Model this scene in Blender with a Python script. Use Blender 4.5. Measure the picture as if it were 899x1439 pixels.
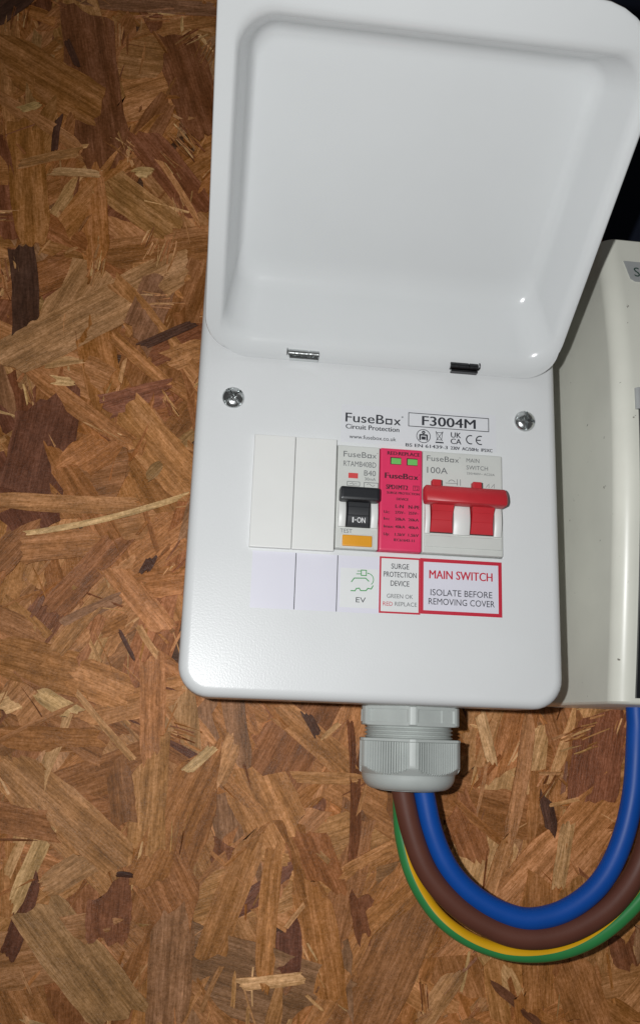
import bpy, bmesh, math, random
from mathutils import Vector, Matrix
for o in list(bpy.data.objects): bpy.data.objects.remove(o)
S = bpy.context.scene
COL = S.collection
MM = 0.001
# ------------------------------------------------------------------ camera, world, flash, exposure
WALL = 80.0                       # face of the board (mm, y grows into the board)
CAM = Vector((12.65, -362.28, -9.64))
def cam_axes(rx, ry, rz):
    B = Matrix(((1,0,0),(0,0,-1),(0,1,0)))
    P = Matrix(((1,0,0),(0,math.cos(rx),-math.sin(rx)),(0,math.sin(rx),math.cos(rx))))
    Y = Matrix(((math.cos(ry),0,math.sin(ry)),(0,1,0),(-math.sin(ry),0,math.cos(ry))))
    Z = Matrix(((math.cos(rz),-math.sin(rz),0),(math.sin(rz),math.cos(rz),0),(0,0,1)))
    return Z @ P @ Y @ B
R = cam_axes(math.radians(-13.444), math.radians(-6.545), math.radians(2.005))
right, up, fwd = R[0].copy(), -R[1], R[2].copy()
cd = bpy.data.cameras.new('camera'); cam = bpy.data.objects.new('camera', cd); COL.objects.link(cam)
rot3 = Matrix((right, up, -fwd)).transposed()
cam.matrix_world = Matrix.Translation(CAM*MM) @ rot3.to_4x4()
cd.sensor_fit = 'VERTICAL'; cd.sensor_height = 24.0; cd.lens = 24.0*1255.84/1439.0
cd.clip_start = 0.01; cd.clip_end = 50.0
S.camera = cam
w = bpy.data.worlds.new('World'); S.world = w; w.use_nodes = True
w.node_tree.nodes['Background'].inputs[0].default_value = (1.0, 0.98, 0.96, 1)
w.node_tree.nodes['Background'].inputs[1].default_value = 0.065
fl = bpy.data.lights.new('phone_flash', 'SPOT'); flo = bpy.data.objects.new('phone_flash', fl); COL.objects.link(flo)
fl.energy = 4.75; fl.color = (0.985, 1.0, 1.0); fl.shadow_soft_size = 0.0035
fl.spot_size = math.radians(140); fl.spot_blend = 1.0
fpos = CAM + right*(-31) + up*11 + fwd*4
aim = Vector((165, 0, 70)) - fpos
flo.matrix_world = Matrix.Translation(fpos*MM) @ aim.to_track_quat('-Z', 'Y').to_matrix().to_4x4()
S.view_settings.view_transform = 'Standard'; S.view_settings.look = 'None'
S.view_settings.exposure = 0.0; S.view_settings.gamma = 1.0
S.view_settings.use_curve_mapping = False
S.render.engine = 'CYCLES'
S.render.resolution_x = 639; S.render.resolution_y = 1024

# ------------------------------------------------------------------ helpers
def tag(o, label=None, cat=None, group=None, kind=None):
    if label: o['label'] = label
    if cat: o['category'] = cat
    if group: o['group'] = group
    if kind: o['kind'] = kind
    return o
def empty(name, loc, label, cat):
    o = bpy.data.objects.new(name, None); COL.objects.link(o)
    o.location = Vector(loc)*MM; o.empty_display_size = 0.01
    return tag(o, label, cat)
def link(name, me, mat=None, parent=None, smooth=None):
    """me is in world millimetres already scaled to metres; parent keeps world place"""
    o = bpy.data.objects.new(name, me); COL.objects.link(o)
    for m in (mat if isinstance(mat, (list, tuple)) else [mat]):
        if m: me.materials.append(m)
    if smooth is not None:
        for p in me.polygons: p.use_smooth = True
        me.set_sharp_from_angle(angle=math.radians(smooth))
    if parent:
        o.parent = parent
        base = Matrix.Identity(4)
        p = parent
        off = Vector((0,0,0))
        while p: off += p.location; p = p.parent
        o.location = -off
    return o
def mesh(name, V, F, mi=None):
    me = bpy.data.meshes.new(name)
    me.from_pydata([(a*MM, b*MM, c*MM) for a, b, c in V], [], F)
    if mi: me.polygons.foreach_set('material_index', mi)
    me.update(); return me
def fix(me):
    bm = bmesh.new(); bm.from_mesh(me); bmesh.ops.recalc_face_normals(bm, faces=bm.faces); bm.to_mesh(me); bm.free(); return me
class MB:
    def __init__(s): s.V = []; s.F = []; s.M = []
    def add(s, V, F, m=0):
        o = len(s.V); s.V += [tuple(v) for v in V]; s.F += [tuple(i+o for i in f) for f in F]; s.M += [m]*len(F); return s
    def box(s, x0, x1, y0, y1, z0, z1, b=0.0, m=0):
        """bevelled box: chamfer b on the edges of the front (low y) face and the four long edges"""
        if b <= 0:
            V = [(x0,y0,z0),(x1,y0,z0),(x1,y0,z1),(x0,y0,z1),(x0,y1,z0),(x1,y1,z0),(x1,y1,z1),(x0,y1,z1)]
            return s.add(V, [(0,1,2,3),(5,4,7,6),(4,0,3,7),(1,5,6,2),(3,2,6,7),(4,5,1,0)], m)
        loops = [rrect(x0, x1, z0, z1, b, y1, 3), rrect(x0, x1, z0, z1, b, y0+b, 3),
                 rrect(x0+b*.3, x1-b*.3, z0+b*.3, z1-b*.3, b*.8, y0+b*.3, 3), rrect(x0+b, x1-b, z0+b, z1-b, b*.35, y0, 3), rrect(x0+b*1.5, x1-b*1.5, z0+b*1.5, z1-b*1.5, b*.3, y0, 3)]
        return s.loft(loops, True, True, m)
    def loft(s, loops, cap0=False, cap1=False, m=0):
        n = len(loops[0]); V = [v for l in loops for v in l]; F = []
        for i in range(len(loops)-1):
            for j in range(n):
                k = (j+1) % n
                F.append((i*n+j, i*n+k, (i+1)*n+k, (i+1)*n+j))
        if cap0: F.append(tuple(range(n))[::-1])
        if cap1: F.append(tuple(range((len(loops)-1)*n, len(loops)*n)))
        return s.add(V, F, m)
    def build(s, name, mat, parent=None, smooth=35, recalc=True):
        me = mesh(name, s.V, s.F, s.M)
        if recalc: fix(me)
        return link(name, me, mat, parent, smooth)
def rrect(x0, x1, z0, z1, r, y, n=6, rt=None):
    L = []; tr, tl = rt if rt else (r, r)
    for sx, sz, q, a0 in ((1, 0, r, -90), (1, 1, tr, 0), (0, 1, tl, 90), (0, 0, r, 180)):
        cx = x1-q if sx else x0+q; cz = z1-q if sz else z0+q
        for i in range(n+1):
            a = math.radians(a0+90*i/n); L.append((cx+q*math.cos(a), y, cz+q*math.sin(a)))
    return L
def smoothpath(P, n=12):
    """Catmull-Rom through the points"""
    P = [Vector(p) for p in P]; Q = [P[0]*2-P[1]] + P + [P[-1]*2-P[-2]]; out = []
    for i in range(1, len(Q)-2):
        for k in range(n):
            t = k/n; a, b, c, d = Q[i-1:i+3]
            out.append(0.5*((2*b)+(c-a)*t+(2*a-5*b+4*c-d)*t*t+(3*b-a-3*c+d)*t**3))
    return out+[P[-1]]
def tube(path, rad, n=20):
    loops = []; N = len(path); ref = Vector((0,-1,0))
    for i, p in enumerate(path):
        t = (path[min(i+1,N-1)]-path[max(i-1,0)]).normalized()
        u = (ref-t*ref.dot(t)).normalized(); v = t.cross(u)
        r = rad(i/(N-1)) if callable(rad) else rad
        loops.append([p+u*(r*math.cos(2*math.pi*j/n))+v*(r*math.sin(2*math.pi*j/n)) for j in range(n)])
    return loops
# ------------------------------------------------------------------ materials
def mat(name, col, rough=0.5, metal=0.0, spec=0.5, bump=None, spots=None, vary=None, coat=0.0):
    m = bpy.data.materials.new(name); m.use_nodes = True; nt = m.node_tree; b = nt.nodes['Principled BSDF']
    b.inputs['Base Color'].default_value = (*col, 1); b.inputs['Roughness'].default_value = rough
    b.inputs['Metallic'].default_value = metal; b.inputs['Specular IOR Level'].default_value = spec
    b.inputs['Coat Weight'].default_value = coat; b.inputs['Coat Roughness'].default_value = 0.12
    tc = nt.nodes.new('ShaderNodeTexCoord')
    def noise(scale, det=3, rgh=.5):
        t = nt.nodes.new('ShaderNodeTexNoise'); t.inputs['Scale'].default_value = scale; t.inputs['Detail'].default_value = det
        t.inputs['Roughness'].default_value = rgh; nt.links.new(tc.outputs['Object'], t.inputs['Vector']); return t
    if bump:
        sc, st, dist = bump; t = noise(sc, 2); bp = nt.nodes.new('ShaderNodeBump')
        bp.inputs['Strength'].default_value = st; bp.inputs['Distance'].default_value = dist
        nt.links.new(t.outputs['Fac'], bp.inputs['Height']); nt.links.new(bp.outputs['Normal'], b.inputs['Normal'])
    src = None
    if vary:
        sc, amt = vary; t = noise(sc, 4); r = nt.nodes.new('ShaderNodeMapRange')
        r.inputs['From Min'].default_value = .3; r.inputs['From Max'].default_value = .7
        r.inputs['To Min'].default_value = 1-amt; r.inputs['To Max'].default_value = 1+amt*.4
        nt.links.new(t.outputs['Fac'], r.inputs['Value'])
        mx = nt.nodes.new('ShaderNodeVectorMath'); mx.operation = 'SCALE'; mx.inputs[0].default_value = col
        nt.links.new(r.outputs['Result'], mx.inputs['Scale']); src = mx.outputs['Vector']
        nt.links.new(src, b.inputs['Base Color'])
        rr = nt.nodes.new('ShaderNodeMapRange'); rr.inputs['To Min'].default_value = rough*.8; rr.inputs['To Max'].default_value = min(1, rough*1.2)
        nt.links.new(t.outputs['Fac'], rr.inputs['Value']); nt.links.new(rr.outputs['Result'], b.inputs['Roughness'])
    if spots:
        sc, thr, scol = spots; t = noise(sc, 5, .62); r = nt.nodes.new('ShaderNodeMapRange')
        r.inputs['From Min'].default_value = thr; r.inputs['From Max'].default_value = thr+.05
        nt.links.new(t.outputs['Fac'], r.inputs['Value'])
        mx = nt.nodes.new('ShaderNodeMix'); mx.data_type = 'RGBA'; mx.inputs['A'].default_value = (*col, 1); mx.inputs['B'].default_value = (*scol, 1)
        if src: nt.links.new(src, mx.inputs['A'])
        nt.links.new(r.outputs['Result'], mx.inputs['Factor']); nt.links.new(mx.outputs['Result'], b.inputs['Base Color'])
    return m
M_coat = mat('white_powder_coat', (.70,.71,.715), .33, spec=.36, bump=(1300, .16, .0003), vary=(25, .02), spots=(160, .80, (.45,.44,.42)))
M_lid = mat('white_powder_coat_lid', (.67,.685,.69), .16, bump=(900, .05, .0003), vary=(25, .02), spots=(220, .815, (.2,.2,.2)))
M_blank = mat('white_blank_plastic', (.74,.74,.72), .42, vary=(60, .02))
M_dev = mat('light_grey_device_plastic', (.60,.61,.58), .45, vary=(80, .04), bump=(3000,.05,.0002))
M_pink = mat('pink_red_plastic', (.72,.030,.115), .42, vary=(80, .05))
M_black = mat('black_toggle_plastic', (.012,.013,.016), .38, bump=(2500,.1,.0002))
M_redt = mat('red_toggle_plastic', (.52,.022,.032), .42, vary=(70, .08), bump=(2500,.08,.0002))
M_yel = mat('amber_button_plastic', (.74,.32,.008), .4, vary=(90,.05))
M_green = mat('green_flag', (.16,.50,.12), .4)
M_redflag = mat('red_flag', (.62,.06,.06), .45)
M_dark = mat('dark_gap', (.02,.02,.02), .7)
M_ink = mat('black_ink', (.018,.02,.028), .6)
M_greyink = mat('grey_ink', (.13,.135,.14), .6)
M_redink = mat('red_ink', (.52,.01,.035), .55)
M_greenink = mat('green_ink', (.05,.30,.08), .6)
M_whiteink = mat('white_ink', (.75,.75,.75), .5)
M_darkred = mat('dark_print_on_pink', (.05,.004,.014), .6)
M_sticker = mat('lilac_white_sticker', (.70,.69,.77), .38, vary=(40,.02))
M_paper = mat('white_sticker', (.72,.73,.73), .4, vary=(60,.02))
M_chrome = mat('bright_zinc_metal', (.62,.64,.64), .22, 1.0, bump=(700,.25,.0004))
M_darkrefl = mat('zinc_dark_reflection', (.075,.075,.08), .35, 1.0, bump=(700,.25,.0004))  # right hinge: same metal, its dark reflection put into the colour
M_gland = mat('light_grey_nylon', (.50,.53,.51), .42, vary=(120, .06), bump=(2200,.08,.0002))
M_blue = mat('blue_pvc', (.003,.072,.37), .46, spec=.35, vary=(60,.08), bump=(500,.05,.0004))
M_brown = mat('brown_pvc', (.125,.042,.027), .50, spec=.35, vary=(60,.10), bump=(500,.05,.0004))
M_egreen = mat('green_pvc', (.035,.25,.07), .33, vary=(60,.10))
M_eyel = mat('yellow_pvc', (.78,.42,.01), .33, vary=(60,.08))
M_cream = mat('aged_cream_plastic', (.77,.765,.68), .34, vary=(22, .10), spots=(210, .69, (.13,.11,.085)), bump=(900,.04,.0003))
M_smoke = mat('dark_smoked_plastic', (.012,.013,.016), .22, spots=(150,.72,(.09,.08,.07)))
M_navy = mat('navy_sheet', (.006,.009,.020), .85, spec=.2, bump=(1800,.4,.0006), vary=(30,.3))
M_plate = mat('grey_plate', (.40,.41,.41), .4, vary=(100,.08))
def wood_material():
    m = bpy.data.materials.new('osb_strand_wood'); m.use_nodes = True; nt = m.node_tree; N = nt.nodes; Lk = nt.links
    b = N['Principled BSDF']; b.inputs['Specular IOR Level'].default_value = .36
    g = N.new('ShaderNodeAttribute'); g.attribute_name = 'grain'
    c = N.new('ShaderNodeAttribute'); c.attribute_name = 'tint'
    tc = N.new('ShaderNodeTexCoord')
    def sc(vec, v):
        n = N.new('ShaderNodeVectorMath'); n.operation = 'MULTIPLY'; n.inputs[1].default_value = v; Lk.new(vec, n.inputs[0]); return n.outputs[0]
    def noise(vec, s, d, r=.55, dist=0.0):
        n = N.new('ShaderNodeTexNoise'); n.inputs['Scale'].default_value = s; n.inputs['Detail'].default_value = d
        n.inputs['Roughness'].default_value = r; n.inputs['Distortion'].default_value = dist; Lk.new(vec, n.inputs['Vector']); return n.outputs['Fac']
    def mr(v, a, b_, c_, d_):
        n = N.new('ShaderNodeMapRange'); 
        for k, x in zip(('From Min','From Max','To Min','To Max'), (a, b_, c_, d_)): n.inputs[k].default_value = x
        Lk.new(v, n.inputs['Value']); return n.outputs['Result']
    def mul(a, b_):
        n = N.new('ShaderNodeMath'); n.operation = 'MULTIPLY'; Lk.new(a, n.inputs[0])
        if isinstance(b_, float): n.inputs[1].default_value = b_
        else: Lk.new(b_, n.inputs[1])
        return n.outputs[0]
    gv = g.outputs['Vector']
    rings = noise(sc(gv, (.010, .26, 1)), 1.0, 2, .5, .35)        # broad growth-ring bands along the strand
    fib = noise(sc(gv, (.11, 1.15, 1)), 1.0, 4, .7)               # fine fibre
    blot = noise(sc(gv, (.06, .12, 1)), 1.0, 4, .6)               # blotches
    world = noise(tc.outputs['Object'], 14, 4, .6)                # resin stain that runs across strands
    speck = N.new('ShaderNodeTexVoronoi'); speck.inputs['Scale'].default_value = 1.0; Lk.new(sc(gv, (.34, 1.15, 1)), speck.inputs['Vector'])
    dsh = mr(speck.outputs['Distance'], .10, .20, 0.0, 1.0)
    keep = mr(noise(sc(gv, (.11, .3, 1)), 1.0, 1), .44, .60, 1.0, 0.0)
    mx = N.new('ShaderNodeMath'); mx.operation = 'MAXIMUM'; Lk.new(dsh, mx.inputs[0]); Lk.new(keep, mx.inputs[1])
    mott = noise(tc.outputs['Object'], 620, 4, .7)
    f = mul(mul(mr(rings, .36, .62, .72, 1.12), mr(fib, .32, .68, .66, 1.26)), mul(mr(blot, .3, .7, .82, 1.12), mr(world, .3, .7, .80, 1.16)))
    mot2 = noise(tc.outputs['Object'], 75, 4, .65)
    f = mul(f, mul(mr(mott, .3, .7, .72, 1.24), mr(mot2, .3, .7, .90, 1.08)))
    f = mul(f, mr(mx.outputs[0], 0, 1, .5, 1.0))
    v = N.new('ShaderNodeVectorMath'); v.operation = 'SCALE'; Lk.new(c.outputs['Color'], v.inputs[0]); Lk.new(f, v.inputs['Scale'])
    # darker wood is redder
    hs = N.new('ShaderNodeHueSaturation'); Lk.new(v.outputs[0], hs.inputs['Color']); Lk.new(mr(f, .3, 1.2, 1.12, .96), hs.inputs['Saturation'])
    Lk.new(hs.outputs['Color'], b.inputs['Base Color'])
    Lk.new(mr(blot, .3, .7, .38, .62), b.inputs['Roughness'])
    fine = noise(tc.outputs['Object'], 900, 3, .6)
    hgt = N.new('ShaderNodeMath'); hgt.operation = 'MULTIPLY_ADD'; Lk.new(fib, hgt.inputs[0]); hgt.inputs[1].default_value = 1.0; Lk.new(mul(fine, .5), hgt.inputs[2])
    bp = N.new('ShaderNodeBump'); bp.inputs['Strength'].default_value = .8; bp.inputs['Distance'].default_value = .0005
    Lk.new(hgt.outputs[0], bp.inputs['Height']); Lk.new(bp.outputs['Normal'], b.inputs['Normal'])
    return m
M_wood = wood_material()

# ------------------------------------------------------------------ the board: backing sheet + pressed wood strands
rnd = random.Random(7)
PAL = dict(honey=(.50,.205,.062), tan=(.58,.262,.096), pale=(.66,.345,.145), straw=(.80,.48,.215), grey=(.40,.195,.092),
           mid=(.42,.168,.056), red=(.30,.108,.044), red2=(.19,.066,.030), dark=(.115,.048,.026), olive=(.46,.235,.088))
wall = tag(MB().box(-330, 560, WALL+.6, WALL+18, -300, 640).build('wall', M_wood, None, 20), kind='structure')
def set_attrs(me, G, Tn):
    a = me.attributes.new('grain', 'FLOAT_VECTOR', 'POINT'); a.data.foreach_set('vector', [c for v in G for c in v])
    a = me.attributes.new('tint', 'FLOAT_COLOR', 'POINT'); a.data.foreach_set('color', [c for v in Tn for c in (*v, 1.0)])
set_attrs(wall.data, [(v.co.x*1000, v.co.z*1000, 3.0) for v in wall.data.vertices], [(.13,.058,.028)]*len(wall.data.vertices))  # backing tinted dark: shade in the gaps between strands put into its colour
def strand(p, q, wid, col, lift, rg, nu=7, nv=4, tilt=1.0):
    """one pressed wood strand: ragged ends, wandering edges, slightly cupped, skirt at the rim"""
    px, pz = p; qx, qz = q; L = math.hypot(qx-px, qz-pz); ax, az = (qx-px)/L, (qz-pz)/L; nx, nz = -az, ax
    seed = rg.uniform(0, 500); t0 = rg.uniform(0, 900)
    taper = [rg.choice((1, 1, .9, .75, .6, .35)) for _ in range(2)]
    e0 = [rg.uniform(-.5, .5)*min(wid*.4, 4.5) for _ in range(nv)]; e1 = [rg.uniform(-.5, .5)*min(wid*.4, 4.5) for _ in range(nv)]
    sk0, sk1 = rg.uniform(-.9,.9)*wid, rg.uniform(-.9,.9)*wid
    bend = rg.uniform(-.03, .03)*L
    tu, tv = rg.gauss(0, .26)*tilt, rg.gauss(0, .34)*tilt; cup = rg.uniform(-.12, .25)*tilt
    ww = .05 if tilt < .8 else .13; wl = [rg.uniform(-ww, ww) for _ in range(nu)]; wr = [rg.uniform(-ww, ww) for _ in range(nu)]
    V, G, T = [], [], []
    for i in range(nu):
        s = i/(nu-1)
        edge = min(1, min(s, 1-s)/.22); tp = taper[0] if s < .5 else taper[1]
        k = tp+(1-tp)*math.sin(edge*math.pi/2)
        for j in range(nv):
            t = j/(nv-1)*2-1
            hw = wid/2*k*(1+(wl[i] if t < 0 else wr[i]))
            d = t*hw + bend*(4*s*(1-s)-.5)
            jag = (e0[j]+sk0*t*.5)*max(0, 1-s*5) + (e1[j]+sk1*t*.5)*max(0, 1-(1-s)*5)
            a = s*L+jag
            h = lift + tu*(s-.5)*2 + tv*t + cup*(1-t*t) + rg.uniform(-.04,.04)
            V.append((px+ax*a+nx*d, WALL-h, pz+az*a+nz*d)); G.append((a+t0, d+t0*.37, seed)); kk = 1+rg.uniform(-.13,.13); T.append(tuple(c*kk for c in col))
    F = []
    for i in range(nu-1):
        for j in range(nv-1):
            a = i*nv+j; F.append((a, a+1, a+nv+1, a+nv))
    rim = [j for j in range(nv)] + [i*nv+nv-1 for i in range(1, nu)] + [(nu-1)*nv+j for j in range(nv-2,-1,-1)] + [i*nv for i in range(nu-2,0,-1)]
    o = len(V)
    for r in rim:
        x, y, z = V[r]; V.append((x, y+.9, z)); G.append((G[r][0], G[r][1]+.2, seed)); T.append(tuple(c*.8 for c in col))
    n = len(rim)
    for i in range(n):
        k = (i+1) % n; F.append((rim[k], rim[i], o+i, o+k))
    # make sure the top faces the room (-y)
    a, b_, c_ = V[F[0][0]], V[F[0][1]], V[F[0][2]]
    ny = (b_[2]-a[2])*(c_[0]-a[0])-(b_[0]-a[0])*(c_[2]-a[2])
    if ny > 0: F = [f[::-1] for f in F]
    return V, F, G, T
def jitter(c, rg, amt=.16):
    k = 1.02*(1+rg.uniform(-amt, amt)); return tuple(max(.004, x*k*h*(1+rg.uniform(-.04,.04))) for x, h in zip(c, (1.0, .965, .94)))
DATA = """-85.2 386.4 -7.0 391.1 9.7 grey; -80.6 379.9 -59.2 279.6 28.9 red; -127.9 349.5 -67.0 316.5 27.4 honey; -87.8 275.8 -62.7 277.0 5.2 straw; -44.7 280.0 -36.0 281.0 6.1 straw
-87.8 309.3 -88.4 288.4 3.8 dark; -88.4 358.3 -81.0 342.6 3.7 dark; -106.1 307.0 -93.2 231.1 19.2 honey; -69.1 276.3 -60.6 224.0 17.1 honey; -30.0 370.4 -7.2 308.2 26.5 red
-44.9 305.7 -6.8 259.4 19.1 red; -32.0 289.4 -7.0 251.6 3.3 tan; -59.4 273.0 -21.3 247.1 20.0 tan; -105.6 277.6 -75.2 289.1 5.6 tan; -108.5 311.2 -99.1 316.0 4.4 straw
-119.9 296.4 -105.5 233.9 11.7 red; -135.7 367.1 -116.3 390.4 21.7 dark; -101.3 164.1 -13.5 228.0 24.3 pale; -99.0 230.5 -91.8 183.8 13.6 dark; -75.0 148.9 -80.8 94.5 31.4 red2
-81.2 164.7 -60.4 170.4 5.8 straw; -80.5 157.4 -65.5 156.3 5.0 straw; -60.2 191.4 -47.6 147.3 18.7 honey; -25.6 219.3 -35.8 183.6 18.6 grey; -32.9 179.1 -7.5 194.3 5.1 dark
-28.1 173.5 -1.3 191.2 11.7 red; -48.8 144.5 -17.3 156.3 13.1 red; -48.6 183.7 -17.9 158.6 6.9 tan; -18.5 172.0 0.8 181.7 12.6 tan; -89.4 162.0 -34.0 125.5 9.6 tan
-62.7 112.2 -44.7 126.6 19.2 honey; -39.1 144.1 1.6 101.7 22.6 tan; -96.6 92.4 -27.9 93.9 9.0 tan; -80.2 75.5 -3.7 100.2 2.9 straw; -82.8 68.7 -41.3 75.3 14.2 tan
-92.9 60.1 -73.2 87.0 14.8 mid; -65.0 39.8 -36.2 76.7 13.0 mid; -58.9 31.9 -32.6 46.5 8.3 grey; -61.0 19.6 -34.4 58.7 8.3 tan; -38.1 62.4 -10.1 33.1 12.2 tan
-22.0 54.4 -0.6 59.1 14.9 honey; -22.5 60.4 -19.0 68.4 4.9 dark; -88.1 18.4 -46.8 9.5 20.3 honey; -51.9 11.0 -24.9 1.7 18.0 tan; -67.3 1.4 -49.7 -8.1 8.3 straw
-84.7 -5.8 -72.6 -0.8 10.0 straw; -83.7 -19.6 -35.6 -19.9 11.2 honey; -32.1 32.1 -23.5 17.8 2.0 dark; -15.2 19.2 -12.0 -27.0 12.0 tan; -82.5 -21.8 -47.6 -3.1 2.7 tan
-49.4 1.8 -20.4 -28.2 3.2 pale; -23.1 34.2 -12.9 20.3 3.3 pale; -39.1 31.4 -29.2 37.7 8.0 honey; -77.2 -29.2 -21.2 -73.9 18.2 tan; -12.1 -17.2 -11.5 -71.0 17.0 tan
14.3 -22.0 -11.2 -83.2 20.5 honey; -55.2 -57.1 -68.3 -92.9 7.7 straw; -58.4 -92.5 -17.2 -136.9 24.3 olive; -54.9 -84.4 -36.0 -72.4 12.0 pale; -59.4 -77.0 -67.8 -113.3 8.2 red2
-26.0 -84.3 -25.9 -107.2 19.6 red; 3.2 -92.1 2.7 -141.8 19.6 grey; -27.6 -29.0 -22.1 -55.8 11.6 mid; -79.7 -54.9 -54.4 -58.6 12.8 mid; -23.7 -78.2 -16.6 -78.7 2.4 dark
34.3 -31.1 52.7 -63.9 30.3 tan; 59.8 -57.2 72.1 -82.4 20.5 mid; 46.6 -2.0 84.9 -32.3 12.8 tan; 59.8 -4.2 66.0 -13.7 4.5 dark; 54.8 -33.8 87.0 -33.9 5.6 tan
83.3 -7.4 85.9 -69.3 5.9 red; 39.7 -57.6 19.7 -112.8 13.8 honey; 47.4 -64.7 45.1 -127.4 9.2 honey; 64.0 -80.0 75.0 -130.3 18.3 honey; 55.1 -98.5 56.0 -119.4 12.4 red2
34.1 -124.2 63.3 -121.2 5.6 straw; 90.7 -102.4 67.6 -141.9 9.1 honey; 78.7 -77.9 108.0 -63.5 9.0 tan; 115.0 -84.6 87.7 -142.0 30.3 mid; 89.6 -85.8 93.8 -106.3 13.4 red
130.4 -41.0 158.2 -62.3 4.1 mid; 172.7 0.8 160.7 -60.0 7.2 tan; 160.7 -59.3 150.5 -86.3 8.6 tan; 146.3 -0.8 152.2 -24.5 5.8 straw; 191.1 -47.2 184.3 -81.4 7.1 pale
212.2 4.0 202.3 -40.9 26.4 red; 178.7 -39.2 182.2 -56.9 6.5 dark; 116.6 -142.1 135.2 -118.5 9.7 tan; 150.8 -122.7 175.7 -142.2 4.2 red2; 188.3 -113.4 199.1 -142.3 21.5 mid
134.0 -44.2 145.1 -69.9 16.1 mid; 167.9 -125.7 169.3 -142.2 13.7 honey; 215.1 -97.6 220.6 -116.4 17.9 red; 106.0 -44.9 116.5 -57.6 8.9 tan; 26.2 -17.7 17.4 -40.6 8.8 pale
4.3 -32.9 16.3 -21.2 4.7 straw"""
items = []        # (showing size, mesh data)
for n, it in enumerate(DATA.replace("\n", ";").split(";")):
    f = it.split(); x0, z0, x1, z1, wd = map(float, f[:5]); k = f[5]
    lift = {'dark': 1.15, 'red2': 1.0, 'red': .95}.get(k, 1.15) + rnd.uniform(0, .28) + (.35 if wd < 7 else 0)
    items.append((1e6, strand((x0, z0), (x1, z1), wd, jitter(PAL[k], rnd, .08), lift, rnd, 10, 8, .78)))
KEYS = ['honey']*8+['tan']*8+['mid']*7+['red']*3+['grey']*2+['pale']*2+['red2']+['olive']
for n in range(2300):                                           # the rest of the sheet
    x, z = rnd.uniform(-320, 550), rnd.uniform(-290, 630)
    L = rnd.uniform(35, 120); wd = rnd.uniform(11, 34) if L > 55 else rnd.uniform(6, 20)
    a = rnd.gauss(math.pi/2, .75) if rnd.random() < .6 else rnd.uniform(0, math.pi)
    dx, dz = math.cos(a)*L/2, math.sin(a)*L/2
    lift = rnd.uniform(-.35, .95)
    k = rnd.choice(KEYS)
    inview = -135 < x < 265 and -150 < z < 440 and not (0 < x < 157 and 0 < z < 226) and not (180 < x < 290 and 3 < z < 212)
    items.append(((lift+.4)*math.sqrt(L*wd) if inview else -1, strand((x-dx, z-dz), (x+dx, z+dz), wd, jitter(PAL[k], rnd), lift, rnd, 9, 6)))
for n in range(1500):                                           # splinters and fibres
    x, z = rnd.uniform(-200, 320), rnd.uniform(-200, 480)
    L = rnd.uniform(4, 26); wd = rnd.uniform(.5, 2.6); a = rnd.gauss(math.pi/2, .8)
    dx, dz = math.cos(a)*L/2, math.sin(a)*L/2
    k = rnd.choice(['straw','pale','pale','tan','tan','honey','honey','red','mid','mid'])
    items.append((-1, strand((x-dx, z-dz), (x+dx, z+dz), wd, jitter(PAL[k], rnd), rnd.uniform(.3, 1.05) if rnd.random() < .8 else rnd.uniform(1.0, 1.4), rnd, 5, 3, .6)))
for n in range(110):                                            # torn patches of pale fibre
    cx, cz, a0 = rnd.uniform(-135, 265), rnd.uniform(-150, 440), rnd.gauss(math.pi/2, .7)
    wdt = rnd.uniform(2, 7)
    for m in range(rnd.randint(6, 16)):
        a = a0+rnd.gauss(0, .07); L = rnd.uniform(5, 17); off = rnd.uniform(-wdt, wdt); al = rnd.gauss(0, 4)
        x, z = cx-math.sin(a0)*off+math.cos(a0)*al, cz+math.cos(a0)*off+math.sin(a0)*al
        dx, dz = math.cos(a)*L/2, math.sin(a)*L/2
        items.append((-1, strand((x-dx, z-dz), (x+dx, z+dz), rnd.uniform(.4, 1.3), jitter(PAL[rnd.choice(('straw','pale','pale','tan','red','mid'))], rnd), rnd.uniform(.8, 1.45), rnd, 4, 3, .6)))
items.sort(key=lambda t: -t[0])
def make_strands(name, group):
    V, F, G, T = [], [], [], []
    for v, f, g, t in group:
        o = len(V); V += v; F += [tuple(i+o for i in q) for q in f]; G += g; T += t
    me = mesh(name, V, F); set_attrs(me, G, T); o = link(name, me, M_wood, wall)
    for p in me.polygons: p.use_smooth = True
    me.set_sharp_from_angle(angle=math.radians(40))
    return o
for s in items[:298]: make_strands('strand', [s[1]])
tag(make_strands('small_strands', [s[1] for s in items[298:]]), kind='stuff')

# ------------------------------------------------------------------ lettering
_fc = {}
def glyphs(txt, bold=0.0):
    key = (txt, bold)
    if key not in _fc:
        cu = bpy.data.curves.new('t', 'FONT'); cu.body = txt; cu.size = 1.0; cu.offset = bold; cu.resolution_u = 3
        ob = bpy.data.objects.new('t', cu); COL.objects.link(ob); bpy.context.view_layer.update()
        me = bpy.data.meshes.new_from_object(ob.evaluated_get(bpy.context.evaluated_depsgraph_get()))
        _fc[key] = ([v.co.copy() for v in me.vertices], [tuple(p.vertices) for p in me.polygons])
        bpy.data.objects.remove(ob); bpy.data.curves.remove(cu); bpy.data.meshes.remove(me)
    return _fc[key]
hv = glyphs('H')[0]; CAP = max(v.y for v in hv)
def text(mb, txt, x0, x1, z, cap, y, bold=0.0):
    V, F = glyphs(txt)
    a = min(v.x for v in V); b = max(v.x for v in V); k = (x1-x0)/(b-a)
    for n, e in enumerate((-1, 1, -.5, .5) if bold else ()):       # heavier stems
        mb.add([(x0+(v.x-a)*k+e*bold*cap*2.2, y-.002*(n+1), z+v.y*cap/CAP) for v in V], F)
    return mb.add([(x0+(v.x-a)*k, y, z+v.y*cap/CAP) for v in V], F)
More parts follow.
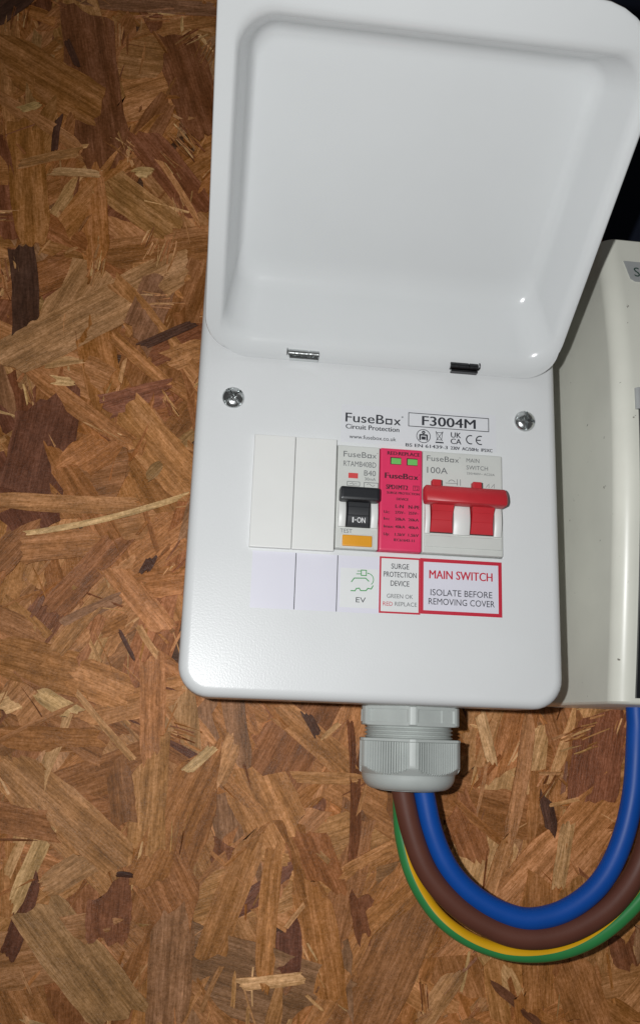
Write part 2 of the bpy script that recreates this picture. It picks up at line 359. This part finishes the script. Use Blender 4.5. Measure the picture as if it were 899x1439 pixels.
def stroke(mb, pts, wd, y, closed=False):
    pts = [Vector((p[0], p[1])) for p in pts]; n = len(pts); Lf, Rt = [], []
    for i in range(n):
        a = pts[i-1] if (i or closed) else pts[0]*2-pts[1]; c = pts[(i+1) % n] if (i < n-1 or closed) else pts[-1]*2-pts[-2]
        d1 = (pts[i]-a).normalized(); d2 = (c-pts[i]).normalized(); t = (d1+d2)
        t = t.normalized() if t.length > 1e-6 else d1
        nn = Vector((-t.y, t.x)); m = wd/2/max(.5, nn.dot(Vector((-d1.y, d1.x))))
        Lf.append(pts[i]+nn*m); Rt.append(pts[i]-nn*m)
    V = [(p.x, y, p.y) for p in Lf]+[(p.x, y, p.y) for p in Rt]
    return mb.add(V, [(i, n+i, n+(i+1) % n, (i+1) % n) for i in range(n if closed else n-1)])
def frame(mb, x0, x1, z0, z1, wd, y):
    i = wd/2; return stroke(mb, [(x0+i,z0+i),(x1-i,z0+i),(x1-i,z1-i),(x0+i,z1-i)], wd, y, True)
def rect(mb, x0, x1, z0, z1, y): return mb.add([(x0,y,z0),(x1,y,z0),(x1,y,z1),(x0,y,z1)], [(0,1,2,3)])
def arc(cx, cz, r, a0, a1, n=14): return [(cx+r*math.cos(math.radians(a0+(a1-a0)*i/n)), cz+r*math.sin(math.radians(a0+(a1-a0)*i/n))) for i in range(n+1)]
def logo(mb, x0, x1, z, cap, y, bold=0.0):
    """the maker's wordmark with its square o"""
    W = x1-x0; text(mb, 'FuseB', x0, x0+W*.665, z, cap, y, bold)
    s = cap*.66; frame(mb, x0+W*.69, x0+W*.69+min(W*.13, s*1.1), z, z+s, cap*.15, y)
    text(mb, 'x', x0+W*.835, x0+W*.955, z, cap*.95, y, bold)
    return stroke(mb, arc(x0+W*.985, z+cap*.93, cap*.07, 0, 330, 8), cap*.05, y)
def ink(mb, name, m, parent): return mb.build(name, m, parent, None, recalc=False)

# ------------------------------------------------------------------ consumer unit
unit = empty('consumer_unit', (78.6, WALL, 0), 'white metal consumer unit with its lid open, mounted on the strand board', 'fuse box')
W, H = 157.3, 226.0
HX0, HX1, HZ0, HZ1 = 25.8, 132.95, 62.0, 107.3      # device window
mb = MB()
rr = lambda i, y, r=12.8: rrect(i-.1, W+1.6-i, i-.15, H-i, max(.5, r-i), y, 8)
loops = [rr(1.2, 24), rr(0, 24), rr(0, 8), rr(0, 4.6)]
for k in range(1, 8):
    a = math.radians(90*k/7); loops.append(rr(4.2*(1-math.cos(a)), 4.2*(1-math.sin(a))))
loops += [rr(4.6, 0), rrect(HX0-.4, HX1+.4, HZ0-.4, HZ1+.4, .6, 0, 8), rrect(HX0, HX1, HZ0, HZ1, .5, .3, 8), rrect(HX0, HX1, HZ0, HZ1, .5, 2.2, 8), rrect(HX0, HX1, HZ0, HZ1, .5, 6, 8)]
mb.loft(loops); mb.build('front_cover', M_coat, unit, 20)
mb = MB(); b = 1.6
mb.loft([rrect(b, W-b, b, H-b, 11, y, 8) for y in (23.6, 24.2, WALL-.9)], True, True); mb.build('back_box', M_coat, unit, 30)
# lid (dished, hinged above the devices, thrown up and out)
TL = math.radians(57.56); HY, HZ = -2.1, 144.6
def lp(x, wv, d): return (x, HY-wv*math.sin(TL)+d*math.cos(TL), HZ+wv*math.cos(TL)+d*math.sin(TL))
def lloop(x0, x1, w0, w1, r, d, n=9, rt=None):
    return [lp(x, wv, d) for x, _, wv in rrect(x0, x1, w0, w1, r, 0, n, rt)]
RIM = (9.2, 151.6, 6.4, 133.7); FLO = (13.8, 143.8, 24.0, 123.9); DEP = 26.0
def dish(a, d, off=0.0, r=None):
    q = [RIM[i]+(FLO[i]-RIM[i])*a for i in range(4)]
    return lloop(q[0]-off, q[1]+off, q[2]-off, q[3]+off, (13-3*min(1, max(0, a)) if r is None else r)+off, d+off)
def qb(p0, p1, p2, n): return [tuple(p0[k]*(1-t)**2+2*p1[k]*t*(1-t)+p2[k]*t*t for k in (0, 1)) for t in [i/n for i in range(n+1)]]
prof = qb((-.42, 0), (.02, 0), (.20, .20*DEP), 7) + qb((.76, .76*DEP), (1.0, DEP), (1.6, DEP), 10)
mb = MB()
lo = [lloop(1.6, 155.7, 0, 149.9, 17.5, 1.6, rt=(31, 11)), lloop(1.6, 155.7, 0, 149.9, 17.5, .5, rt=(31, 11)), lloop(1.9, 155.4, .3, 149.6, 17.2, .12, rt=(31, 11)), lloop(2.5, 154.8, .9, 149.0, 16.6, 0, rt=(31, 11))]
inner = lo + [dish(a, d) for a, d in prof] + [dish(1.9, DEP)]
outer = [lloop(1.6, 155.7, 0, 149.9, 17.5, 1.6, rt=(31, 11)), lloop(3, 154.3, 1.4, 148.5, 16, 1.6, rt=(31, 11))] + [dish(a, d, 1.2) for a, d in prof[3:]] + [dish(1.9, DEP, 1.2)]
mb.loft(inner, False, True); mb.loft(outer[::-1], True, False)
lid = mb.build('lid', M_lid, unit, 40)
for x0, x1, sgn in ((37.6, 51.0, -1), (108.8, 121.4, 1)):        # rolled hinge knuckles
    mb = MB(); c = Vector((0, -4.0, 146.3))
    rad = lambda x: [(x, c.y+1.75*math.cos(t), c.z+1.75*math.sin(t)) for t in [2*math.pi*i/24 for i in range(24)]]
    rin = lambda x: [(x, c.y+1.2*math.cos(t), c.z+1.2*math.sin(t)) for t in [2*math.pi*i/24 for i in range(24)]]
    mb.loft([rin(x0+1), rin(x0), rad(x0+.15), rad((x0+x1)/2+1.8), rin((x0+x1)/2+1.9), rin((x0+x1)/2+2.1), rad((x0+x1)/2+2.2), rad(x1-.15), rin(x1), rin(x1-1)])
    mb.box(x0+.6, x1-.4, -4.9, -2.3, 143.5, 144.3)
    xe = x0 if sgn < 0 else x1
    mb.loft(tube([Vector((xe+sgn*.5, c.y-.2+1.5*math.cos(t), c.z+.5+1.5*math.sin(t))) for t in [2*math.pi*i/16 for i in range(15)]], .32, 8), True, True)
    mb.build('hinge', M_chrome if sgn < 0 else M_darkrefl, lid, 40)
# cover screws
for sx, sz, sa in ((15.3, 125.2, 40), (143.7, 124.4, 85)):
    mb = MB(); n = 64; lev = []
    for rr_, yy in ((4.7, 0.0), (4.75, -.5), (4.5, -1.1), (3.9, -1.7), (2.9, -2.2), (2.2, -2.4), (1.6, -2.45), (.9, -2.5), (.25, -2.5)):
        L = []
        for i in range(n):
            t = 2*math.pi*i/n; x, z = rr_*math.cos(t), rr_*math.sin(t)
            ct, st = abs(math.cos(t-math.radians(sa))), abs(math.sin(t-math.radians(sa)))
            slot = min(ct, st)*rr_ < .55 and rr_ < 4.2
            L.append((sx+x, yy+(1.5 if slot else 0), sz+z))
        lev.append(L)
    mb.loft(lev, False, True); mb.build('cover_screw', M_chrome, unit, 25)
    mb = MB(); ring = lambda r, y: [(sx+r*math.cos(2*math.pi*i/32), y, sz+r*math.sin(2*math.pi*i/32)) for i in range(32)]
# blanking plates
for x0, x1 in ((25.3, 42.55), (42.72, 60.2)):
    MB().box(x0, x1, -2.4, 3, 60.7, 109.1, .35).build('blanking_plate', M_blank, unit, 40)
# shared toggle lever: curved face
def lever(mb, x0, x1, z1, z0, ytop, ybot, yback):
    n = 9; L = []
    for i in range(n+1):
        t = i/n; z = z1+(z0-z1)*t; y = ytop+(ybot-ytop)*(math.sin(t*math.pi/2))
        nar = .35*math.sin(t*math.pi)
        L.append([(x0+nar, yback, z), (x1-nar, yback, z), (x1-nar, y+.25, z), (x1-nar-.25, y, z), (x0+nar+.25, y, z), (x0+nar, y+.25, z)])
    mb.loft(L, True, True)
    for tz in (.34, .62):                                     # grip ridges
        z = z1+(z0-z1)*tz; y = ytop+(ybot-ytop)*math.sin(tz*math.pi/2); mb.box(x0+.5, x1-.5, y-.22, y+.4, z-.18, z+.18)
def jaw(mb, x0, x1, z0, z1, y):                                # side cheek of the toggle slot, curved inward
    L = []
    for i in range(9):
        t = i/8; z = z0+(z1-z0)*t; d = 1.4*math.sin(t*math.pi)
        L.append([(x0, 2, z), (x1, 2, z), (x1, y-d+.2, z), (x1-.25, y-d, z), (x0+.25, y-d, z), (x0, y-d+.2, z)])
    mb.loft(L, True, True)
# earth-leakage breaker
rc = MB().box(60.7, 78.75, -2.0, 5, 62.3, 107.0, .5); 
rc.box(62.6, 76.9, -2.25, 0, 62.8, 68.4, .2)
rcb = rc.build('circuit_breaker', M_dev, unit, 40)
mb = MB(); jaw(mb, 61.5, 64.6, 71.3, 83.2, -3.2); jaw(mb, 75.2, 78.1, 71.3, 83.0, -3.2); mb.build('toggle_cheek', M_blank, rcb, 40)
MB().box(64.6, 75.2, -2.2, -1.8, 71.3, 84).build('toggle_slot', M_dark, rcb, 40)
mb = MB(); lever(mb, 65.0, 74.7, 83.6, 71.5, -7.2, -3.4, -2.1)
mb.box(61.3, 77.8, -10.2, -5.4, 81.2, 87.0, .9); mb.box(65, 74.7, -6.5, -2.1, 82, 86.5, .3); mb.build('toggle', M_black, rcb, 40)
MB().box(63.6, 76.1, -3.1, 0, 63.2, 67.9, .35).build('test_button', M_yel, rcb, 40)
MB().box(65.5, 69.6, -2.2, 0, 92.6, 94.9, .1).build('indicator_flag', M_redflag, rcb, 40)
mb = MB(); y = -2.06
logo(mb, 63.2, 78.0, 101.9, 2.5, y); text(mb, 'RTAMB40BD', 63.3, 77.3, 97.8, 2.3, y); text(mb, 'B40', 72.2, 77.2, 94.1, 2.3, y); text(mb, '30mA', 72.5, 77.2, 92.0, 1.3, y)
frame(mb, 65.0, 70.5, 89.2, 91.2, .22, y); frame(mb, 72.2, 78.4, 88.6, 91.2, .25, y)
stroke(mb, [(73.4+i*.35, 90.1+.45*math.sin(i*.63)) for i in range(11)], .2, y); stroke(mb, [(66,90.2),(67,90.2),(67.3,90.7),(67.7,89.8),(68.2,90.2),(69.4,90.2)], .18, y)
ink(mb, 'lettering', M_greyink, rcb)
mb = MB(); text(mb, 'TEST', 62.7, 67.7, 68.85, 1.7, y); ink(mb, 'lettering', M_greyink, rcb)
mb = MB(); text(mb, 'I', 67.4, 67.9, 73.0, 2.3, -4.05, .01); text(mb, 'ON', 69.4, 72.8, 73.0, 2.3, -4.05, .01); rect(mb, 68.4, 68.95, 73.9, 74.4, -4.05); ink(mb, 'lettering', M_whiteink, rcb)
# surge protector
spd = MB().box(79.0, 97.2, -2.6, 5, 62.2, 106.9, .7).build('surge_protector', M_pink, unit, 40)
for x0 in (83.5, 90.6):
    MB().box(x0-.25, x0+4.5, -2.7, -2.0, 99.7, 102.9, .1).build('window_frame', M_darkred, spd, 40)
    MB().box(x0+.15, x0+4.4, -2.85, -2.0, 99.9, 102.5, .12).build('status_window', M_green, spd, 40)
mb = MB(); y = -2.66
text(mb, 'RED:REPLACE', 82.0, 96.0, 103.9, 1.55, y, .028); logo(mb, 81.1, 96.0, 93.5, 2.4, y, .03)
text(mb, 'SPD1MT2', 81.7, 91.0, 88.8, 1.9, y, .028); text(mb, 'T2', 93.6, 95.5, 89.1, 1.4, y); frame(mb, 93.2, 95.9, 88.7, 90.9, .18, y)
text(mb, 'SURGE PROTECTION', 82.0, 96.0, 86.7, 1.0, y, .028); text(mb, 'DEVICE', 86.2, 91.3, 84.1, 1.05, y, .028)
text(mb, 'L-N', 85.8, 89.2, 80.7, 1.5, y, .028); text(mb, 'N-PE', 91.4, 96.1, 80.7, 1.5, y, .028)
for zz, a, b1, b2 in ((78.2,'Uc:','275V~','255V~'), (75.3,'In:','20kA','20kA'), (72.0,'Imax:','40kA','40kA'), (68.7,'Up:','1.5kV','1.5kV')):
    text(mb, a, 80.9, 83.3 if a != 'Imax:' else 85.0, zz, 1.15, y, .028); text(mb, b1, 85.7, 90.0, zz, 1.2, y, .028); text(mb, b2, 91.4, 95.8, zz, 1.2, y, .028)
text(mb, 'IEC61643-11', 85.3, 94.0, 66.4, 1.1, y, .028)
ink(mb, 'lettering', M_darkred, spd)
# main switch
ms = MB().box(97.45, 132.6, -2.0, 5, 62.4, 107.0, .6).build('main_switch', M_dev, unit, 40)
MB().box(98.4, 131.9, -2.5, -1, 65.0, 70.0, .3).build('switch_shoulder', M_dev, ms, 40)
mb = MB()
for x0, x1 in ((98.3, 100.4), (110.5, 117.6), (128.2, 131.4)): jaw(mb, x0, x1, 70.6, 84.5, -3.2)
mb.build('toggle_cheek', M_blank, ms, 40)
for x0, x1 in ((100.4, 110.5), (117.6, 128.2)): MB().box(x0, x1, -2.2, -1.8, 71.0, 85).build('toggle_slot', M_dark, ms, 40)
mb = MB()
for x0, x1 in ((100.6, 110.3), (118.0, 127.9)):
    lever(mb, x0, x1, 84.6, 71.3, -8.2, -3.4, -2.1); mb.box(x0+.4, x1-.4, -7, -2.1, 83, 88, .3)
L = []                                                          # bar with a sloped upper face and chamfered ends
for x, k in ((96.4, .55), (97.0, .9), (97.5, 1.0), (131.0, 1.0), (131.6, .9), (132.3, .55)):
    cz = 86.2; L.append([(x, -8.7+dy*k, cz+dz*k) for dy, dz in ((3.0, 3.7), (-.4, 3.7), (-1.2, 3.2), (-2.6, -.6), (-2.6, -3.4), (-2.1, -3.9), (3.0, -3.9))])
mb.loft(L, True, True)
for x0, x1 in ((100.1, 103.9), (117.5, 121.3)): mb.box(x0, x1, -9.2, -6, 88.5, 92.6, .35)
mb.build('toggle', M_redt, ms, 40)
mb = MB(); y = -2.06
logo(mb, 99.3, 114.0, 102.6, 2.4, y); text(mb, '100A', 99.4, 108.4, 97.2, 2.7, y); text(mb, 'MAIN', 116.7, 122.4, 103.1, 1.8, y); text(mb, 'SWITCH', 116.7, 126.2, 99.9, 1.8, y)
text(mb, '230/400V~ AC22A', 116.8, 129.2, 97.7, .95, y)
stroke(mb, arc(110.2, 93.2, 1.5, 20, 160), .22, y); stroke(mb, [(107.5,93.2),(112.8,93.2)], .2, y)
for xx in (112.6, 114.0): stroke(mb, [(xx,92.4),(xx,95.2)], .22, y)
stroke(mb, [(125.3,92.4),(126.6,94.0),(126.6,92.2)], .2, y); stroke(mb, [(127.6,92.4),(128.9,94.0),(128.9,92.2)], .2, y)
ink(mb, 'lettering', M_greyink, ms)
# rating sticker and printed marks
rs = MB().box(62.0, 130.6, -.06, .2, 109.1, 126.2).build('rating_label', mat('rating_sticker', (.69,.695,.72), .34), unit, None)
mb = MB(); y = -.10
logo(mb, 63.9, 89.2, 118.3, 4.1, y, .008); text(mb, 'Circuit Protection', 64.1, 87.4, 115.2, 2.1, y, .014); text(mb, 'www.fusebox.co.uk', 65.7, 86.1, 110.9, 1.75, y, .004)
frame(mb, 91.4, 127.5, 118.2, 124.6, .32, y); text(mb, 'F3004M', 97.6, 121.4, 119.2, 4.2, y, .016)
text(mb, 'BS EN 61439-3', 90.4, 108.9, 109.0, 1.45, y, .02); text(mb, '230V  AC/50Hz  IP2XC', 110.3, 128.9, 109.0, 1.45, y, .02)
stroke(mb, arc(98.2, 114.2, 3.0, 0, 346, 28), .3, y, True)     # ring with a reading figure
stroke(mb, arc(98.2, 115.9, .5, 0, 330, 10), .55, y, True); rect(mb, 96.6, 99.8, 114.4, 115.1, y); rect(mb, 96.3, 97.0, 112.3, 114.9, y); rect(mb, 99.4, 100.1, 112.3, 114.9, y); rect(mb, 97.3, 99.1, 112.6, 114.0, y)
for p in ([(103.6,116.9),(106.6,112.6)], [(106.8,116.9),(103.9,112.6)], [(103.6,116.2),(107.0,116.4)], [(103.9,116.0),(104.3,113.0),(106.2,113.0),(106.6,116.2)]): stroke(mb, p, .24, y)
rect(mb, 103.5, 107.1, 111.5, 112.1, y)
text(mb, 'UK', 110.4, 114.9, 114.5, 2.4, y, .012); text(mb, 'CA', 110.3, 115.0, 111.6, 2.4, y, .012)
stroke(mb, arc(119.2, 114.1, 1.9, 70, 290), .5, y); stroke(mb, arc(123.6, 114.1, 1.9, 70, 290), .5, y); stroke(mb, [(121.8,114.1),(123.7,114.1)], .5, y)
ink(mb, 'lettering', M_ink, rs)
# circuit strip with dividers, EV, surge and main-switch stickers
cs = MB().box(27.0, 80.4, -.06, .2, 36.0, 59.6).build('circuit_label_strip', M_sticker, unit, None)
mb = MB()
for x in (44.9, 62.3): rect(mb, x-.17, x+.17, 36.1, 59.5, -.10)
ink(mb, 'divider_line', M_ink, cs)
ev = MB().box(63.6, 79.4, -.16, .1, 38.0, 54.4).build('ev_label', M_paper, unit, None)
mb = MB(); y = -.2
stroke(mb, [(68.2,48.6),(69.4,50.3),(74.2,50.5),(75.6,49.2)], .42, y)
stroke(mb, [(68.0,45.0),(69.8,45.0),(70.4,46.0),(71.6,46.2),(72.2,45.2),(74.4,45.3),(75.2,46.3),(76.6,46.1),(77.4,47.6)], .42, y)
stroke(mb, [(74.9,52.6)]+arc(74.9, 50.0, 2.6, 90, -50, 12), .3, y); frame(mb, 72.1, 74.6, 51.4, 54.0, .38, y)
stroke(mb, [(70.2,52.1),(72.1,52.2)], .32, y); stroke(mb, [(70.6,53.3),(72.1,53.4)], .32, y)
ink(mb, 'car_icon', M_greenink, ev)
mb = MB(); text(mb, 'EV', 70.3, 74.4, 40.3, 2.1, y); ink(mb, 'lettering', M_ink, ev)
sl = MB().box(79.9, 97.3, -.22, .1, 36.4, 60.1).build('surge_label', M_paper, unit, None)
mb = MB(); y = -.26; frame(mb, 79.9, 97.3, 36.4, 60.1, .75, y); ink(mb, 'red_border', M_redink, sl)
mb = MB()
text(mb, 'SURGE', 84.9, 92.4, 55.1, 2.2, y, .004); text(mb, 'PROTECTION', 81.7, 95.6, 51.6, 2.2, y, .004); text(mb, 'DEVICE', 84.7, 92.6, 47.9, 2.2, y, .004); ink(mb, 'lettering', M_ink, sl)
mb = MB(); text(mb, 'GREEN OK', 83.2, 94.2, 42.8, 1.7, y); text(mb, 'REPLACE', 86.6, 95.9, 39.6, 1.7, y); ink(mb, 'lettering', M_greyink, sl)
mb = MB(); text(mb, 'RED', 81.6, 85.7, 39.5, 1.7, y); ink(mb, 'lettering', M_redink, sl)
ml = MB().box(97.1, 132.3, -.30, .1, 36.9, 60.3).build('main_switch_label', M_sticker, unit, None)
mb = MB(); y = -.34; frame(mb, 97.1, 132.3, 36.9, 60.3, 1.5, y); text(mb, 'MAIN SWITCH', 101.1, 128.2, 51.9, 3.5, y, .014); ink(mb, 'red_print', M_redink, ml)
mb = MB(); text(mb, 'ISOLATE BEFORE', 101.6, 128.1, 44.8, 2.6, y); text(mb, 'REMOVING COVER', 100.8, 129.1, 41.0, 2.6, y); ink(mb, 'lettering', M_ink, ml)

# ------------------------------------------------------------------ cable gland
GX, GY = 101.9, 40.0
gland = empty('cable_gland', (GX, GY, -36), 'light grey ribbed plastic cable gland screwed into underside of the white fuse box', 'cable gland')
APO = 21.0; ROT = math.radians(-98)
def hexr(t, apo, soft=.5):
    a = (t-ROT+math.pi/6*0) % (math.pi/3) - math.pi/6
    return apo/math.cos(a), apo*math.tan(a)                    # radius, place along the flat
def polar(levels, fn, n=720):
    return [[(GX+fn(2*math.pi*i/n, k)*math.cos(2*math.pi*i/n), GY+fn(2*math.pi*i/n, k)*math.sin(2*math.pi*i/n), z) for i in range(n)] for k, z in enumerate(levels)]
HALF = APO*math.tan(math.pi/6)
zl = [-.1, -.6, -1.6, -1.65, -6.9, -6.95, -7.9, -8.4]
def lock_r(t, k):
    r, s = hexr(t, APO); r = min(r, 23.6 if k not in (0, 7) else 22.9)
    if k in (3, 4) and abs(abs(s)-0) < HALF*.78: r -= 1.3 if s < HALF*.3 else .8
    return r
mb = MB(); mb.loft(polar(zl, lock_r), True, True); mb.build('lock_nut', M_gland, gland, 30)
mb = MB(); zt = [-8.3-.18*i for i in range(33)]
ths = lambda t, k: 19.0+.55*math.cos(k/32*2*math.pi*3.5)
mb.loft(polar(zt, ths, 96), True, True); mb.build('threaded_body', M_gland, gland, 50)
zd = [-13.9, -14.2, -14.9, -15.2, -15.25]+[-15.3-1.0*i for i in range(11)]+[-25.8,-26.4,-27.0,-27.6,-28.2,-28.8,-29.4,-30.2,-31.2,-32.2,-33.2,-34.0,-34.7,-35.2,-35.5,-35.6,-35.6]
def dome_lim(z):
    if z > -15.1: return 24.2
    if z > -25.6: return 23.7
    if z > -29.2: return 23.7-(-25.6-z)/3.6*3.5               # cone cuts the corners of the hexagon
    if z > -35.5: 
        t = (-29.2-z)/6.4; return 14.2+6.2*math.sqrt(max(0, 1-t*t))
    return 14.0
def dome_r(t, k):
    z = zd[k]; r, s = hexr(t, APO+.1); lim = dome_lim(z)
    if k == len(zd)-1: return 10.0
    out = min(r, lim)
    if -15.2 > z > -28.4 and r < lim+.05 and abs(s) < HALF*.80:
        out += .30 if (s/1.22) % 1.0 < .58 else -.95
    if z > -15.0: out = min(r+.5, 24.2)
    return out
mb = MB(); mb.loft(polar(zd, dome_r, 1080), True, True); mb.build('dome_nut', M_gland, gland, 25)
mb = MB(); mb.loft(polar([-35.7, -33], lambda t, k: 13.2, 48), True, True); mb.build('rubber_seal', M_dark, gland, 30)

# ------------------------------------------------------------------ cables
def cable(name, pts, rad, m, label):
    mb = MB(); mb.loft(tube(smoothpath(pts), rad, 28), True, True)
    return tag(mb.build(name, m, None, 60), label, 'cable')
B = [(107.0,40,-30), (108.8,40,-36), (112.9,40,-53), (120.2,40,-68), (131.1,40,-78.6), (144.2,39.5,-85.3), (157.3,39,-87.5), (173.0,38.5,-83.2), (187.5,38,-72.5), (197.8,38,-56), (204.6,38,-34), (207.7,38,-8), (208.0,38,2), (208.0,38,30)]
cable('blue_cable', B, 4.65, M_blue, 'thick blue cable looping from the grey gland up under the cream enclosure')
Bn = [(97.6,40,-30), (99.4,40,-36), (103.6,40,-52.6), (110.4,40,-68.6), (121.3,40,-80.9), (133.6,40,-89.0), (148.0,39.5,-94.4), (163.5,39,-94.6), (179.2,38.5,-89.6), (194.5,38,-79.5), (206.4,38,-64), (214.0,38,-42), (217.8,38,-14), (218.5,38,2), (218.5,38,30)]
cable('brown_cable', Bn, 4.75, M_brown, 'thick brown cable looping beneath the blue cable')
E_ = [(101.5,50.5,-30), (100.6,50.5,-40), (101.5,50.3,-55), (105.6,49.5,-70.5), (113.0,48,-83.5), (122.5,46,-92.6), (135.5,44.5,-99.2), (151.5,43.5,-102.6), (168.5,43,-101.8), (184.0,42,-96.6), (198.5,41,-86.8), (211.5,40,-73), (222,39,-54), (229,38,-28), (231,38,2), (231,38,30)]
path = smoothpath(E_); mb = MB(); n = 32; NP = len(path); L = []
for i, p in enumerate(path):                                    # yellow band winds slowly round the wire
    t = (path[min(i+1, NP-1)]-path[max(i-1, 0)]).normalized(); u = Vector((0,-1,0)); u = (u-t*u.dot(t)).normalized(); v = t.cross(u)
    a0 = math.radians(-62-230*max(0, i/(NP-1)-.44))
    L.append([p+u*(3.2*math.cos(a0+2*math.pi*j/n))+v*(3.2*math.sin(a0+2*math.pi*j/n)) for j in range(n)])
mb.loft(L, True, True)
for f in range((NP-1)*n): mb.M[f] = 1 if (f % n < 6 or f % n >= 26) else 0
tag(mb.build('earth_wire', [M_egreen, M_eyel], None, 60), 'thin green and yellow earth wire looping outside the brown cable', 'wire')

# ------------------------------------------------------------------ cream enclosure next to it
NX0, NX1, NB, NT = 180.0, 300.0, 3.4, 215.5
enc = empty('cream_enclosure', (240, WALL, NB), 'old speckled cream plastic enclosure with bulging front beside the white fuse box', 'enclosure')
PR = [(3.4,1.6),(6,.2),(29,-3.8),(58.6,-8.7),(88.5,-12.9),(119.5,-15.3),(145.4,-15.8),(169.5,-14.0),(188.5,-11.2),(204,-8.2),(216,-5.8)]
def prf(z):
    for (a, ya), (b, yb) in zip(PR, PR[1:]):
        if z <= b: return ya+(yb-ya)*(z-a)/(b-a)
    return PR[-1][1]
def sm(z): return sum(prf(min(NT, max(NB, z+d))) for d in (-9,-6,-3,0,3,6,9))/7
loops = []; Rr = 7.5
zs = [NB, NB+.4, NB+1.2]+[NB+2+i*(NT-NB-4)/40 for i in range(41)]+[NT-1, NT-.3, NT]
for z in zs:
    ins = 1.2*max(0, 1-min(z-NB, NT-z)/1.2)**2
    f = sm(z)+ins; x0, x1 = NX0+ins, NX1-ins
    L = [(x0-9.5, WALL-1.0, z), (x0-8.5, WALL-8, z), (x0-4.2, 40, z), (x0, f+Rr+.6, z)]
    L += [(x0+Rr-Rr*math.cos(math.radians(a)), f+Rr-Rr*math.sin(math.radians(a)), z) for a in range(0, 91, 9)]
    L += [(x0+Rr+.6, f, z), (x1-Rr-.6, f, z)]
    L += [(x1-Rr+Rr*math.sin(math.radians(a)), f+Rr-Rr*math.cos(math.radians(a)), z) for a in range(0, 91, 9)]
    L += [(x1, f+Rr+.6, z), (x1, 40, z), (x1, WALL-1.0, z)]
    loops.append(L)
mb = MB(); mb.loft(loops, True, True); mb.build('body', M_cream, enc, 32)
# smoked cover over the lower front
loops = []
def winl(z, dx, dy): 
    f = sm(z); return [(189.3+dx, f+2, z), (189.3+dx, f-dy, z), (292, f-dy, z), (292, f+2, z)]
zw = [6.0]+[6.0+i*(139-6)/24 for i in range(1, 24)]+[137.5, 139.0]
mb = MB(); mb.loft([winl(z, 3.0 if z > 138.5 else (1.0 if z > 137 else 0), 1.4) for z in zw], True, True); mb.build('smoked_window', M_smoke, enc, 30)
mb = MB(); mb.loft([[(x, sm(z)-d, z) for x, d in ((187.8, -.5), (187.8, .9), (188.8, 1.9), (192.4, 1.9), (193.2, .9), (193.2, -.5))] for z in (128, 128.5, 131, 134, 136.8, 137.6)], True, True); mb.build('window_catch', M_plate, enc, 40)
mb = MB(); fz = lambda z: sm(z)-.05
pl = [(189.2,202.6),(231.6,202.6),(231.6,191.6),(193.2,191.6),(191.2,192.9)]
mb.add([(x, fz(z), z) for x, z in pl]+[(x, fz(z)-.5, z) for x, z in pl], [(5,6,7,8,9)]+[(i, (i+1) % 5, 5+(i+1) % 5, 5+i) for i in range(5)])
pt = mb.build('name_plate', M_plate, enc, 30)
mb = MB(); V, F = glyphs('S'); h = 5.0/CAP
mb.add([(193.0+v.x*h*.95, fz(194.3+v.y*h)-.56, 194.3+v.y*h) for v in V], F); ink(mb, 'lettering', mat('dark_green_ink', (.012,.05,.035), .5), pt)

# ------------------------------------------------------------------ dark sheet above the cream enclosure
mb = MB(); nx, nz = 40, 30; V = []; F = []
for side, dy in ((0, 0), (1, 1.6)):
    for j in range(nz+1):
        z = 219+(470-219)*j/nz
        for i in range(nx+1):
            s = i/nx; x0 = 215+11*(j/nz)+1.5*math.sin(j*.6); x = x0+(345-x0)*s
            V.append((x, 66+dy+4.5*math.sin(s*21+j*.05)+2.0*math.sin(s*9+j*.16), z))
n1 = (nx+1)*(nz+1)
for j in range(nz):
    for i in range(nx):
        a = j*(nx+1)+i; F += [(a, a+1, a+nx+2, a+nx+1), (n1+a, n1+a+nx+1, n1+a+nx+2, n1+a+1)]
rim = [i for i in range(nx+1)]+[(j+1)*(nx+1)-1 for j in range(1, nz+1)]+[nz*(nx+1)+i for i in range(nx-1, -1, -1)]+[j*(nx+1) for j in range(nz-1, 0, -1)]
for a, b in zip(rim, rim[1:]+rim[:1]): F.append((b, a, n1+a, n1+b))
mb.add(V, F); tag(mb.build('dark_sheet', M_navy, None, 50), 'near-black navy sheet hanging on the board above the cream enclosure', 'cloth')
